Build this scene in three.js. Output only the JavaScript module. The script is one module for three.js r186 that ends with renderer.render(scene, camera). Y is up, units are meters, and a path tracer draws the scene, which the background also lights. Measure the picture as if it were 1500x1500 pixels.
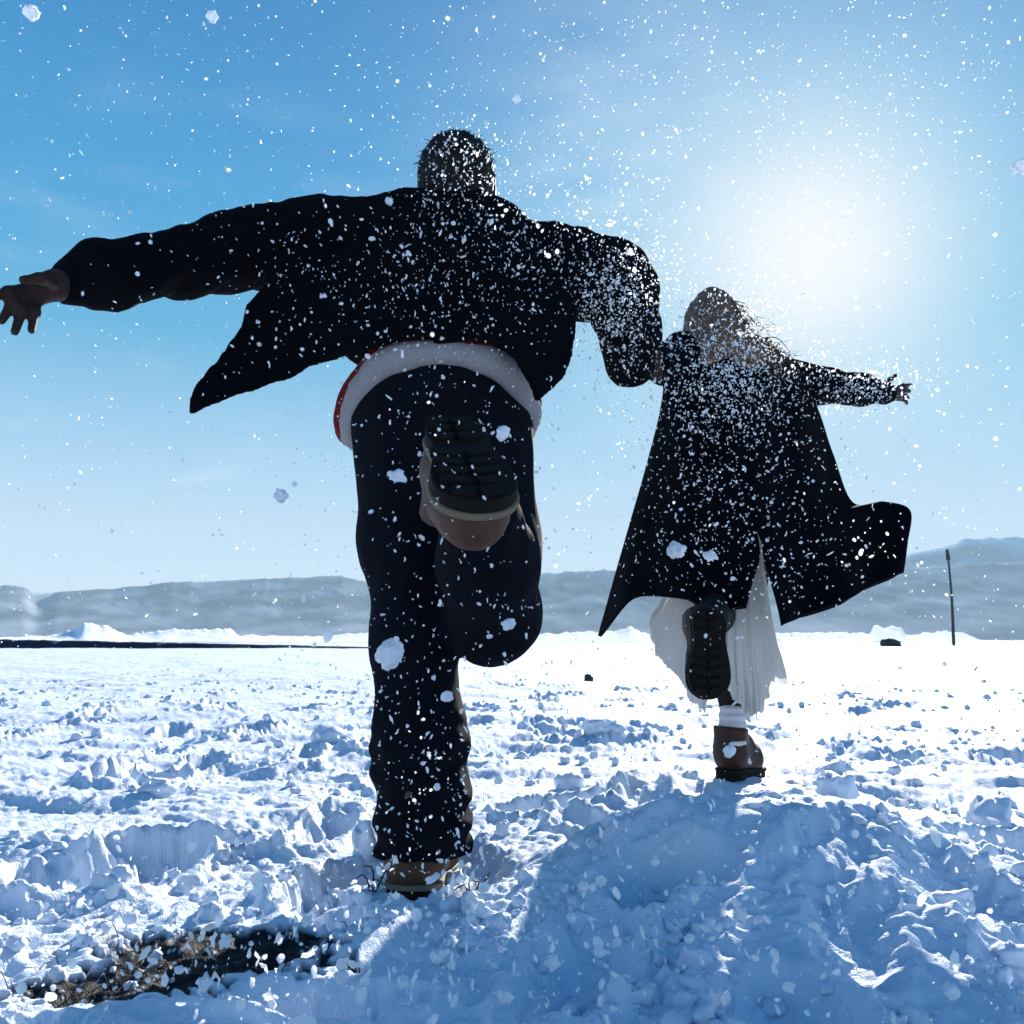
import * as THREE from 'three';
import { mergeGeometries, mergeVertices } from 'three/addons/utils/BufferGeometryUtils.js';

// ------------------------------------------------------------------ camera, sky, sun, exposure
const scene = new THREE.Scene();
const EYE = 0.45, FOCAL = 1299, PITCH = Math.atan(190 / FOCAL);      // a phone held low, tilted up
const camera = new THREE.PerspectiveCamera(60, 1, 0.05, 40000);
camera.position.set(0, EYE, 0);
camera.rotation.x = PITCH;
camera.focus = 2.1; camera.userData.fStop = 16;
const renderer = new THREE.WebGLRenderer();
renderer.toneMapping = THREE.LinearToneMapping;
renderer.toneMappingExposure = 2.4;
renderer.shadowMap.enabled = true;

const SUN = new THREE.Vector3(0.3387, 0.430, -0.948).normalize();
const sun = new THREE.DirectionalLight(new THREE.Color(1, 0.935, 0.865), 5);
sun.name = 'sun';
sun.position.copy(SUN).multiplyScalar(30);
sun.castShadow = true;
sun.shadow.mapSize.set(4096, 4096);
Object.assign(sun.shadow.camera, { left: -8, right: 8, top: 8, bottom: -8, near: 1, far: 80 });
scene.add(sun, sun.target);

// ------------------------------------------------------------------ small maths
const V = (x, y, z) => new THREE.Vector3(x, y, z);
const clamp = (x, a, b) => x < a ? a : x > b ? b : x;
const lerp = (a, b, t) => a + (b - a) * t;
const sstep = (a, b, x) => { const t = clamp((x - a) / (b - a), 0, 1); return t * t * (3 - 2 * t); };
function rng(seed) { let a = seed >>> 0; return () => { a = (a + 0x6D2B79F5) | 0; let t = Math.imul(a ^ (a >>> 15), 1 | a); t = (t + Math.imul(t ^ (t >>> 7), 61 | t)) ^ t; return ((t ^ (t >>> 14)) >>> 0) / 4294967296; }; }
const gauss = r => Math.sqrt(-2 * Math.log(1 - r() * 0.9999)) * Math.cos(6.2831853 * r());
const PERM = new Uint8Array(512);
{ const r = rng(7), p = [...Array(256).keys()]; for (let i = 255; i > 0; i--) { const j = Math.floor(r() * (i + 1)); [p[i], p[j]] = [p[j], p[i]]; } for (let i = 0; i < 512; i++) PERM[i] = p[i & 255]; }
function grad(h, x, y, z) { h &= 15; const u = h < 8 ? x : y, v = h < 4 ? y : h === 12 || h === 14 ? x : z; return ((h & 1) ? -u : u) + ((h & 2) ? -v : v); }
function noise(x, y, z) {
  const X0 = Math.floor(x), Y0 = Math.floor(y), Z0 = Math.floor(z), X = X0 & 255, Y = Y0 & 255, Z = Z0 & 255;
  x -= X0; y -= Y0; z -= Z0;
  const u = x * x * x * (x * (x * 6 - 15) + 10), v = y * y * y * (y * (y * 6 - 15) + 10), w = z * z * z * (z * (z * 6 - 15) + 10);
  const A = PERM[X] + Y, AA = PERM[A] + Z, AB = PERM[A + 1] + Z, B = PERM[X + 1] + Y, BA = PERM[B] + Z, BB = PERM[B + 1] + Z;
  return lerp(lerp(lerp(grad(PERM[AA], x, y, z), grad(PERM[BA], x - 1, y, z), u), lerp(grad(PERM[AB], x, y - 1, z), grad(PERM[BB], x - 1, y - 1, z), u), v),
    lerp(lerp(grad(PERM[AA + 1], x, y, z - 1), grad(PERM[BA + 1], x - 1, y, z - 1), u), lerp(grad(PERM[AB + 1], x, y - 1, z - 1), grad(PERM[BB + 1], x - 1, y - 1, z - 1), u), v), w);
}
const fbm = (x, y, z, n) => { let s = 0, a = 0.5; for (let i = 0; i < n; i++) { s += a * noise(x, y, z); x = x * 2.03 + 3.1; y = y * 2.03 + 1.7; z = z * 2.03 + 5.3; a *= 0.5; } return s; };
// where a sight line of the survey (in 1/1500ths of the picture) meets the plane that stands `depth` metres ahead
const CP = Math.cos(PITCH), SP = Math.sin(PITCH);
function at(px, py, depth) { const a = (px - 750) / FOCAL, b = (750 - py) / FOCAL, s = depth / (CP - b * SP); return V(a * s, EYE + (b * CP + SP) * s, -depth); }

// ------------------------------------------------------------------ the sky: clear winter air, white towards the horizon and round the sun, a few wisps
{
  const W = 1536, H = 768, data = new Float32Array(W * H * 4), GAIN = 1 / 2.4;
  const stops = [[0, .96, .96, .98], [3, .84, .89, .96], [7, .60, .76, .92], [10.4, .41, .65, .88], [18.6, .07, .405, .70], [27, .018, .31, .66], [36, .005, .215, .55], [48, .004, .14, .44], [65, .003, .095, .35], [90, .003, .075, .30]];
  for (let j = 0; j < H; j++) {
    const e = ((j + .5) / H - .5) * Math.PI, ed = Math.max(0, e * 57.29578), y = Math.sin(e);
    let k = 0; while (k < stops.length - 2 && ed > stops[k + 1][0]) k++;
    const A = stops[k], B = stops[k + 1], t = clamp((ed - A[0]) / (B[0] - A[0]), 0, 1);
    for (let i = 0; i < W; i++) {
      const az = ((i + .5) / W - .5) * 2 * Math.PI, x = Math.cos(e) * Math.cos(az), z = Math.cos(e) * Math.sin(az);
      const th = Math.acos(clamp(x * SUN.x + y * SUN.y + z * SUN.z, -1, 1)) * 57.29578;
      const glow = [7.9, 9.4, 11].map(w => 1 / (1 + Math.pow(th / w, 2.4)));   // the air scatters blue widest
      let wisp = 0;
      if (ed > 1 && ed < 40) {
        const n = fbm(x * 6 + 4, y * 26, z * 6, 5), m = fbm(x * 2.4, y * 5 + 9, z * 2.4 + 3, 3);
        wisp = sstep(.02, .42, n + m * .55 - .06) * .09 * sstep(1, 6, ed) * (1 - sstep(24, 40, ed));
      }
      const da = Math.atan2(x, -z) + .335, de = ed - 10.1 - da * 12; wisp = Math.max(wisp, .55 * Math.exp(-(da * da) / .0011 - de * de / .12) * (.7 + .6 * fbm(x * 60, y * 200, z * 60, 3)));
      const va = (Math.atan2(x, -z) - .13) * 57.3, ve = ed - 29; wisp = Math.max(wisp, Math.exp(-(va * va) / 110 - ve * ve / 110) * clamp(.28 + .4 * fbm(x * 9 + 2, y * 30, z * 9, 5), 0, .8));
      const o = (j * W + i) * 4, w = [1, 1, 1.01];
      for (let c = 0; c < 3; c++) { let b = lerp(A[c + 1], B[c + 1], t); b = lerp(b, [.76, .92, 1.04][c], wisp); b = lerp(b, w[c], glow[c]); data[o + c] = b * GAIN; }
      data[o + 3] = 1;
    }
  }
  const tex = new THREE.DataTexture(data, W, H, THREE.RGBAFormat, THREE.FloatType);
  tex.mapping = THREE.EquirectangularReflectionMapping; tex.magFilter = tex.minFilter = THREE.LinearFilter; tex.needsUpdate = true;
  scene.background = tex; scene.environment = tex;
}
scene.fog = new THREE.FogExp2(new THREE.Color(0.55, 0.82, 1.0), 0.00008);

// ------------------------------------------------------------------ naming helpers
const taken = {};
function numbered(name) { const n = taken[name] = (taken[name] ?? -1) + 1; return n ? `${name}_${String(n).padStart(3, '0')}` : name; }
function mesh(name, geometry, material, parent) { const m = new THREE.Mesh(geometry, material); m.name = parent ? name : numbered(name); m.castShadow = m.receiveShadow = true; (parent || scene).add(m); return m; }
function tag(o, label, category, group) { o.userData.label = label; o.userData.category = category; if (group) o.userData.group = group; return o; }
function setting(name, geometry, material, label, category) { const m = mesh(name, geometry, material); m.userData.kind = 'structure'; m.userData.label = label; m.userData.category = category; return m; }
const lin = (r, g, b) => new THREE.Color().setRGB(r, g, b);
const mat = (c, o = {}) => new THREE.MeshPhysicalMaterial({ color: c, roughness: .9, specularIntensity: .35, side: THREE.DoubleSide, ...o });

// ------------------------------------------------------------------ materials
function grainTexture(size, seed, make) {
  const d = new Uint8Array(size * size * 4), r = rng(seed);
  for (let j = 0; j < size; j++) for (let i = 0; i < size; i++) { const v = clamp(make(i / size, j / size, r), 0, 1) * 255, o = (j * size + i) * 4; d[o] = d[o + 1] = d[o + 2] = v; d[o + 3] = 255; }
  const t = new THREE.DataTexture(d, size, size); t.wrapS = t.wrapT = THREE.RepeatWrapping; t.magFilter = THREE.LinearFilter; t.minFilter = THREE.LinearMipmapLinearFilter; t.generateMipmaps = true; t.needsUpdate = true; return t;
}
const wrapNoise = (u, v, f, z) => { const a = u * Math.PI * 2, b = v * Math.PI * 2, R = f / 6.2832; return noise(Math.cos(a) * R + 9 + Math.cos(b) * R * .7, Math.sin(a) * R + 5 + z, Math.sin(b) * R + 7 + Math.cos(b) * R * .7); };
const snowGrain = grainTexture(512, 3, (u, v, r) => .5 + .3 * wrapNoise(u, v, 60, 1) + .35 * wrapNoise(u, v, 150, 4) + .3 * (r() - .5));
const clothGrain = grainTexture(256, 5, (u, v, r) => .5 + .25 * Math.sin(u * 6.2832 * 64 + Math.sin(v * 6.2832 * 32)) + .3 * (r() - .5));
const M = {
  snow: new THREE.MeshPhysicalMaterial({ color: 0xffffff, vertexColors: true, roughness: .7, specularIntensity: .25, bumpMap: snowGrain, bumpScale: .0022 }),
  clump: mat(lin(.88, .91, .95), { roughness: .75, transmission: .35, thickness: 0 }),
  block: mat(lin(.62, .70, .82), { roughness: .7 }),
  flake: mat(lin(.95, .96, .98), { roughness: .95, transmission: .6, thickness: 0, specularIntensity: .5 }),
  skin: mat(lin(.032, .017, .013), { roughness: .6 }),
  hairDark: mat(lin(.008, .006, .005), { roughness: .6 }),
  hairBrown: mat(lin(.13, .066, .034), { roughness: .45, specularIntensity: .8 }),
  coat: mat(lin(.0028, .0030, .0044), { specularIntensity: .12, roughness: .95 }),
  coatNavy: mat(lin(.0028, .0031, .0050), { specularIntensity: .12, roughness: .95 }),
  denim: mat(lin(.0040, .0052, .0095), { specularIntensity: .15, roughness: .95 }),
  red: mat(lin(.12, .008, .010), { roughness: 1 }),
  trim: mat(lin(.25, .24, .25), { roughness: 1 }),
  leather: mat(lin(.075, .034, .018), { roughness: .6, specularIntensity: .5 }),
  leatherDark: mat(lin(.028, .012, .009), { roughness: .6, specularIntensity: .5 }),
  welt: mat(lin(.17, .13, .09), { roughness: .7 }),
  rubber: mat(lin(.008, .0068, .005), { roughness: .85 }),
  stocking: mat(lin(.012, .011, .011)),
  sock: mat(lin(.5, .51, .56), { roughness: 1 }),
  tulle: mat(lin(.56, .56, .54), { roughness: 1, transmission: .5, thickness: 0 }),
  wood: mat(lin(.06, .05, .045)),
  rock: mat(lin(.05, .052, .06), { roughness: .95 }),
  soil: mat(lin(.018, .032, .060), { roughness: 1, specularIntensity: .1 }),
  straw: mat(lin(.04, .034, .026), { roughness: .9 }),
  hill: new THREE.MeshPhysicalMaterial({ color: 0xffffff, vertexColors: true, roughness: 1, specularIntensity: 0 }),
};

// ------------------------------------------------------------------ snow field
const prints = [];
{ const r = rng(21);
  for (let i = 0; i < 150; i++) { const d = 1.15 + Math.pow(r(), 1.5) * 11, a = (r() - .5) * 1.35, ang = (r() - .5) * .9 + (r() < .2 ? 1.2 : 0); prints.push([Math.sin(a) * d, -Math.cos(a) * d, Math.cos(ang), Math.sin(ang), .05 + r() * .035, .13 + r() * .06, .035 + r() * .05]); } }
const MAN = at(612, 1300, 1.75), WOMAN = at(1078, 1142, 2.64);
const PATCH = [[-.42, -1.36, .19, .115], [-.52, -1.24, .15, .08], [.235, -1.53, .07, .04]];
function soilAt(x, z) { let s = 0; for (const [cx, cz, rx, rz] of PATCH) { const u = (x - cx) / rx, w = (z - cz) / rz, q = Math.sqrt(u * u + w * w) + fbm(x * 9, 2, z * 9, 3) * 1.0 + noise(x * 55, 4, z * 55) * .42; s = Math.max(s, 1 - sstep(.85, 1.08, q)); } return s; }
function ground(x, z) {
  const d = Math.hypot(x, z);
  if (d > 400) return 0;
  const far = sstep(60, 300, d), chop = lerp(1, .5, sstep(2.5, 7, d)) * lerp(1, .55, sstep(8, 40, d));
  let h = .05 * noise(x * .45, 1.5, z * .5) + .02 * noise(x * 1.3 + 7, 2.5, z * 1.5);
  // churned, broken crust
  const wx = x + .07 * noise(x * 4, 9, z * 4), wz = z + .07 * noise(x * 4 + 5, 3, z * 4);
  const n1 = noise(wx * 3.6, 5.5, wz * 4.6), n2 = 1 - Math.abs(noise(wx * 7, 2.2, wz * 8.5)) * 2, n3 = noise(wx * 15, 7.7, wz * 17), n4 = noise(x * 38, 1.1, z * 40);
  const packed = Math.exp(-((x - .55) ** 2 / .30 + (z + 1.75) ** 2 / .5));
  const heap = sstep(-.05, .35, noise(x * 1.1 + 4, 8.8, z * 1.3)), rough = lerp(.22, .8, heap) * (1 - .5 * packed) * lerp(.62, 1, sstep(1.6, 3, d));
  h += chop * rough * (.034 * Math.abs(n1) * 2 - .02 + .018 * n2 * n2 * sstep(-.1, .35, n1) + .010 * Math.abs(n3) * 1.4 + .004 * n4);
  const crust = noise(x * 1.9 + 3, 6.6, z * 2.7 + noise(x * 8, 1, z * 8) * .25);
  h += .022 * chop * (1 - .75 * packed) * sstep(-.07, .13, crust) * (1 + .4 * n3);
  h += .0075 * chop * (Math.abs(noise(wx * 24, 3.9, wz * 26)) * 1.6 - .3) + (d < 5 ? .0028 * noise(x * 52, 6.1, z * 52) : 0);
  if (d < 4.5) h += rough * (.0022 * noise(x * 95, 3.3, z * 95) + .0014 * noise(x * 210, 8.3, z * 210));
  // wind ripples further out
  if (d > 3) h += .022 * sstep(3, 8, d) * Math.abs(noise(x * .9 + noise(x * .4, 3, z) * .8, 4.4, z * 2.6)) * (1 - far);
  for (let i = 0; i < prints.length; i++) {
    const p = prints[i], dx = x - p[0], dz = z - p[1];
    if (dx * dx + dz * dz > .16) continue;
    const u = (dx * p[2] + dz * p[3]) / p[4], w = (-dx * p[3] + dz * p[2]) / p[5], q = Math.sqrt(u * u + w * w) + n3 * .3 + n4 * .18;
    const deep = p[6] * (1 - .7 * packed);
    h += -deep * (1 - sstep(.35, 1.15, q)) + .35 * deep * Math.exp(-((q - 1.25) ** 2) / .05);
  }
  // (its face is packed smoother than the crust round it)
  // the bank of heaped snow from the woman's heel towards the eye
  const mx = x - .62, mz = z + 2.15;
  h += .075 * Math.exp(-(mx * mx / .16 + mz * mz / .32)) + .10 * Math.exp(-((x - .42) ** 2 / .15 + (z + 1.66) ** 2 / .11)) * (1 + .5 * n1);
  // flat where the two people tread
  const qm = Math.hypot(x - MAN.x, z - MAN.z), qw = Math.hypot(x - WOMAN.x, z - WOMAN.z);
  if (d < 2.6) { let m = 0; for (const [cx, cz, rx, rz] of PATCH) m = Math.max(m, 1 - sstep(.8, 2.1, Math.hypot((x - cx) / rx, (z - cz) / rz))); h = lerp(h, .012 + .014 * n1 + .008 * n3 + .004 * n4, m * .92); }
  h = lerp(h, -.012 + .012 * n3 + .012 * Math.abs(n4), 1 - sstep(.08, .24, qm));
  h = lerp(h, .058 + .012 * n3, 1 - sstep(.07, .2, qw));
  const s = d < 2.4 ? soilAt(x, z) : 0;
  h -= s * (.012 - .008 * n4);
  return h * (1 - far);
}
{
  const radii = [.12, .3, .5, .7, .85]; let r0 = .95;
  while (r0 < 9500) { radii.push(r0); r0 += r0 < 60 ? Math.max(.0033, Math.min(r0 * r0 / (EYE * 900), .0085 * r0)) : r0 * .07; }
  const angles = [], HALF = .72;
  for (let i = 0; i <= 950; i++) angles.push(-HALF + 2 * HALF * i / 950);
  for (let i = 1; i < 190; i++) angles.push(HALF + (2 * Math.PI - 2 * HALF) * i / 190);
  const N = angles.length, R = radii.length, pos = new Float32Array(N * R * 3), col = new Float32Array(N * R * 3), uv = new Float32Array(N * R * 2), idx = new Uint32Array(N * (R - 1) * 6);
  for (let j = 0, k = 0; j < R; j++) for (let i = 0; i < N; i++, k++) {
    const x = Math.sin(angles[i]) * radii[j], z = -Math.cos(angles[i]) * radii[j];
    pos[k * 3] = x; pos[k * 3 + 1] = ground(x, z); pos[k * 3 + 2] = z;
    uv[k * 2] = x / .35; uv[k * 2 + 1] = z / .35;
    const s = radii[j] < 2.4 ? soilAt(x, z) * (noise(x * 110, 6, z * 110) > .46 ? .3 : 1) : 0;
    const v = .02 * noise(x * 2, 5, z * 2);
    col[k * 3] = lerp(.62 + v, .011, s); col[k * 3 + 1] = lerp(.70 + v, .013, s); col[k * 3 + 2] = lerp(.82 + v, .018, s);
  }
  let q = 0;
  for (let j = 0; j < R - 1; j++) for (let i = 0; i < N; i++) { const a = j * N + i, b = j * N + (i + 1) % N, c = a + N, d = b + N; idx[q++] = a; idx[q++] = b; idx[q++] = c; idx[q++] = b; idx[q++] = d; idx[q++] = c; }
  const g = new THREE.BufferGeometry();
  g.setAttribute('position', new THREE.BufferAttribute(pos, 3)); g.setAttribute('color', new THREE.BufferAttribute(col, 3)); g.setAttribute('uv', new THREE.BufferAttribute(uv, 2)); g.setIndex(new THREE.BufferAttribute(idx, 1));
  g.computeVertexNormals();
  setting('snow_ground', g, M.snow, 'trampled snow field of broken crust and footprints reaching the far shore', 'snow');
}

// ------------------------------------------------------------------ far shore: bank, drifts, hills
const azOf = px => Math.atan((px - 750) / FOCAL * CP);
const tanUp = py => { const b = (750 - py) / FOCAL; return (b * CP + SP) / (CP - b * SP); };
function curve(points) { return x => { if (x <= points[0][0]) return points[0][1]; for (let i = 1; i < points.length; i++) if (x <= points[i][0]) { const [a, b] = points[i - 1], [c, d] = points[i], t = (x - a) / (c - a); return lerp(b, d, t * t * (3 - 2 * t)); } return points[points.length - 1][1]; }; }
// a range of land seen along bearing a: crest(a) metres high at distance D, foot at D - front, falling away behind
function range(crest, D, front, back, nA, nR, rough, color, jag) {
  const A0 = -.95, A1 = .95, pos = [], col = [], idx = [];
  for (let j = 0; j <= nR; j++) for (let i = 0; i <= nA; i++) {
    const a = lerp(A0, A1, i / nA), t = j / nR * 1.5, rr = t < 1 ? D - front * (1 - t) : D + back * (t - 1) * 2;
    const x = Math.tan(a) * rr, z = -rr, c = crest(a);
    const shape = t < 1 ? Math.pow(t, 1.25) : 1 - .8 * (t - 1) * 2;
    const f = t > .02 && t < 1.45 ? 1 : 0, gully = Math.abs(fbm(x / (D * .035), 3.3, z / (D * .05), 4)) * Math.sin(Math.PI * clamp(t, 0, 1));
    const y = c * shape * (1 - rough * gully * 1.4 + jag(a) * Math.pow(Math.min(t, 1), 5)) + f * c * .12 * rough * fbm(x / (D * .02), 6, z / (D * .03), 3);
    pos.push(x, t === 0 ? -2 : y, z); col.push(...color(x, y, z, c, t));
  }
  for (let j = 0; j < nR; j++) for (let i = 0; i < nA; i++) { const a = j * (nA + 1) + i, b = a + 1, c = a + nA + 1, d = c + 1; idx.push(a, b, c, b, d, c); }
  const g = new THREE.BufferGeometry();
  g.setAttribute('position', new THREE.Float32BufferAttribute(pos, 3)); g.setAttribute('color', new THREE.Float32BufferAttribute(col, 3)); g.setIndex(idx); g.computeVertexNormals(); return g;
}
const ridge = (list, D) => { const c = curve(list.map(([px, py]) => [azOf(px), tanUp(py) * D])); return c; };
const crestJag = a => .03 * noise(a * 55, 2, 1) + .018 * noise(a * 160, 5, 1);
const stony = (snowy, capped) => (x, y, z, c, t) => { const n = fbm(x / 420, y / 160, z / 420, 4), s = clamp(sstep(-.3, .5, n) * .5 + snowy + capped * sstep(.78, .96, y / c + n * .25), 0, 1); return [lerp(.10, .66, s), lerp(.125, .71, s), lerp(.155, .78, s)]; };
setting('far_hill', range(ridge([[-700, 880], [-300, 862], [0, 866], [300, 858], [700, 842], [1000, 832], [1200, 826], [1300, 818], [1370, 803], [1430, 785], [1520, 782], [1700, 790], [2300, 850]], 7600), 7600, 2200, 1200, 500, 40, .13, stony(.18, .75), crestJag), M.hill, 'pale high ridge with snowy crest, farthest behind the frozen plain', 'hill');
setting('near_hill', range(ridge([[-900, 850], [-300, 840], [0, 857], [28, 858], [52, 877], [85, 866], [140, 862], [270, 851], [400, 846], [490, 842], [540, 852], [640, 846], [800, 838], [900, 834], [1060, 836], [1200, 836], [1330, 830], [1500, 822], [1800, 834], [2400, 870]], 6200), 6200, 1900, 900, 600, 44, .13, stony(.05, 0), crestJag), M.hill, 'long blue hazy ridge with flat top behind the frozen plain', 'hill');
// snow-covered far shore with wind-built drifts
{
  const D = 430, base = curve([[-.9, 2], [azOf(0), 2.6], [azOf(70), 3.4], [azOf(105), 5.5], [azOf(122), 9.5], [azOf(150), 8], [azOf(185), 4.2], [azOf(215), 4.6], [azOf(240), 6.3], [azOf(335), 6.5], [azOf(350), 3.6], [azOf(450), 3], [azOf(560), 5.2], [azOf(700), 3], [azOf(900), 5.4], [azOf(925), 7.6], [azOf(950), 4], [azOf(1150), 4.6], [azOf(1235), 5], [azOf(1275), 4.2], [azOf(1282), 8.2], [azOf(1318), 7.6], [azOf(1330), 3.2], [azOf(1365), 5.2], [azOf(1410), 4.8], [azOf(1440), 1.2], [.9, 1.2]]);
  setting('snow_bank', range(base, D, 60, 60, 900, 18, .35, () => [.86, .89, .93], a => .25 * noise(a * 90, 3, 2) + .16 * noise(a * 240, 7, 2)), M.hill, 'low white bank of drifted snow along the far shore', 'snow bank');
}
// dark earth bank edging the plain on the man's side
{
  const g = [], n = 120;
  const pos = [], idx = [];
  for (let i = 0; i <= n; i++) {
    const px = lerp(-260, 575, i / n), t = i / n, D = 62, x = (px - 750) / FOCAL * D * .985, h = lerp(.80, .06, Math.pow(t, 1.2)) * (1 + .16 * noise(px * .02, 1, 1) + .12 * noise(px * .09, 4, 1)), gap = noise(px * .045, 8, 2) > .42 ? .5 : 1;
    for (const [dz, hh] of [[-1.2, -.1], [-.5, h * .8 * gap], [0, h * gap], [1.2, h * .9 * gap], [3, -.1]]) pos.push(x, hh, -D - dz * .9 + .2 * noise(px * .05, dz, 3));
  }
  for (let i = 0; i < n; i++) for (let k = 0; k < 4; k++) { const a = i * 5 + k, b = a + 1, c = a + 5, d = c + 1; idx.push(a, c, b, b, c, d); }
  const geo = new THREE.BufferGeometry(); geo.setAttribute('position', new THREE.Float32BufferAttribute(pos, 3)); geo.setIndex(idx); geo.computeVertexNormals();
  setting('shore_bank', geo, M.soil, 'thin dark strip of bare shore across the plain', 'shore');
}

// ------------------------------------------------------------------ implicit surfaces, meshed as surface nets
const smin = (a, b, k) => { const h = Math.max(k - Math.abs(a - b), 0) / k; return Math.min(a, b) - h * h * k * .25; };
function bone(a, b, ra, rb) {
  const dx = b.x - a.x, dy = b.y - a.y, dz = b.z - a.z, L = dx * dx + dy * dy + dz * dz || 1e-9;
  const f = (x, y, z) => { const px = x - a.x, py = y - a.y, pz = z - a.z, t = clamp((px * dx + py * dy + pz * dz) / L, 0, 1), ex = px - dx * t, ey = py - dy * t, ez = pz - dz * t; return Math.sqrt(ex * ex + ey * ey + ez * ez) - (ra + (rb - ra) * t); };
  const m = Math.max(ra, rb); f.lo = V(Math.min(a.x, b.x) - m, Math.min(a.y, b.y) - m, Math.min(a.z, b.z) - m); f.hi = V(Math.max(a.x, b.x) + m, Math.max(a.y, b.y) + m, Math.max(a.z, b.z) + m); return f;
}
function chain(...list) { const out = []; for (let i = 1; i < list.length; i++) out.push(bone(list[i - 1][0], list[i][0], list[i - 1][1], list[i][1])); return out; }
function ball(c, rx, ry = rx, rz = rx) {
  const f = (x, y, z) => { const px = (x - c.x) / rx, py = (y - c.y) / ry, pz = (z - c.z) / rz, k0 = Math.sqrt(px * px + py * py + pz * pz), k1 = Math.sqrt(px * px / rx / rx + py * py / ry / ry + pz * pz / rz / rz); return k0 < 1e-6 ? -Math.min(rx, ry, rz) : k0 * (k0 - 1) / k1; };
  f.lo = V(c.x - rx, c.y - ry, c.z - rz); f.hi = V(c.x + rx, c.y + ry, c.z + rz); return f;
}
// a cut piece of cloth: outline traced on the plane through three points, with thickness and a lazy wave across it
function panel(p0, p1, p2, outline, thick, wave = () => 0) {
  const e1 = p1.clone().sub(p0).normalize(), n = e1.clone().cross(p2.clone().sub(p0)).normalize(), e2 = n.clone().cross(e1);
  const pts = outline.map(([px, py]) => { const d = at(px, py, 1).sub(camera.position), t = p0.clone().sub(camera.position).dot(n) / d.dot(n), p = camera.position.clone().addScaledVector(d, t); p.sub(p0); return [p.dot(e1), p.dot(e2), p.add(p0)]; });
  const f = (x, y, z) => {
    const qx = x - p0.x, qy = y - p0.y, qz = z - p0.z, u = qx * e1.x + qy * e1.y + qz * e1.z, v = qx * e2.x + qy * e2.y + qz * e2.z, w = qx * n.x + qy * n.y + qz * n.z - wave(u, v);
    let d = 1e9, s = 1;
    for (let i = 0, j = pts.length - 1; i < pts.length; j = i++) {
      const ax = pts[i][0], ay = pts[i][1], bx = pts[j][0] - ax, by = pts[j][1] - ay, cx = u - ax, cy = v - ay, t = clamp((cx * bx + cy * by) / (bx * bx + by * by), 0, 1), ex = cx - bx * t, ey = cy - by * t;
      d = Math.min(d, ex * ex + ey * ey);
      const c1 = v >= ay, c2 = v < pts[j][1], c3 = bx * cy > by * cx;
      if ((c1 && c2 && c3) || (!c1 && !c2 && !c3)) s = -s;
    }
    const d2 = s * Math.sqrt(d) + thick, w2 = Math.abs(w) - .0005;
    return Math.hypot(Math.max(d2, 0), Math.max(w2, 0)) + Math.min(Math.max(d2, w2), 0) - thick;
  };
  f.lo = V(1e9, 1e9, 1e9); f.hi = V(-1e9, -1e9, -1e9);
  for (const p of pts) { f.lo.min(p[2]); f.hi.max(p[2]); }
  f.lo.subScalar(.07); f.hi.addScalar(.07); return f;
}
function blend(list, k, warp) {
  const f = (x, y, z) => { let d = 1e9; for (let i = 0; i < list.length; i++) d = d > 1e8 ? list[i](x, y, z) : smin(d, list[i](x, y, z), k); return warp ? d + warp(x, y, z) : d; };
  f.lo = V(1e9, 1e9, 1e9); f.hi = V(-1e9, -1e9, -1e9);
  for (const g of list) { f.lo.min(g.lo); f.hi.max(g.hi); } return f;
}
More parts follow.
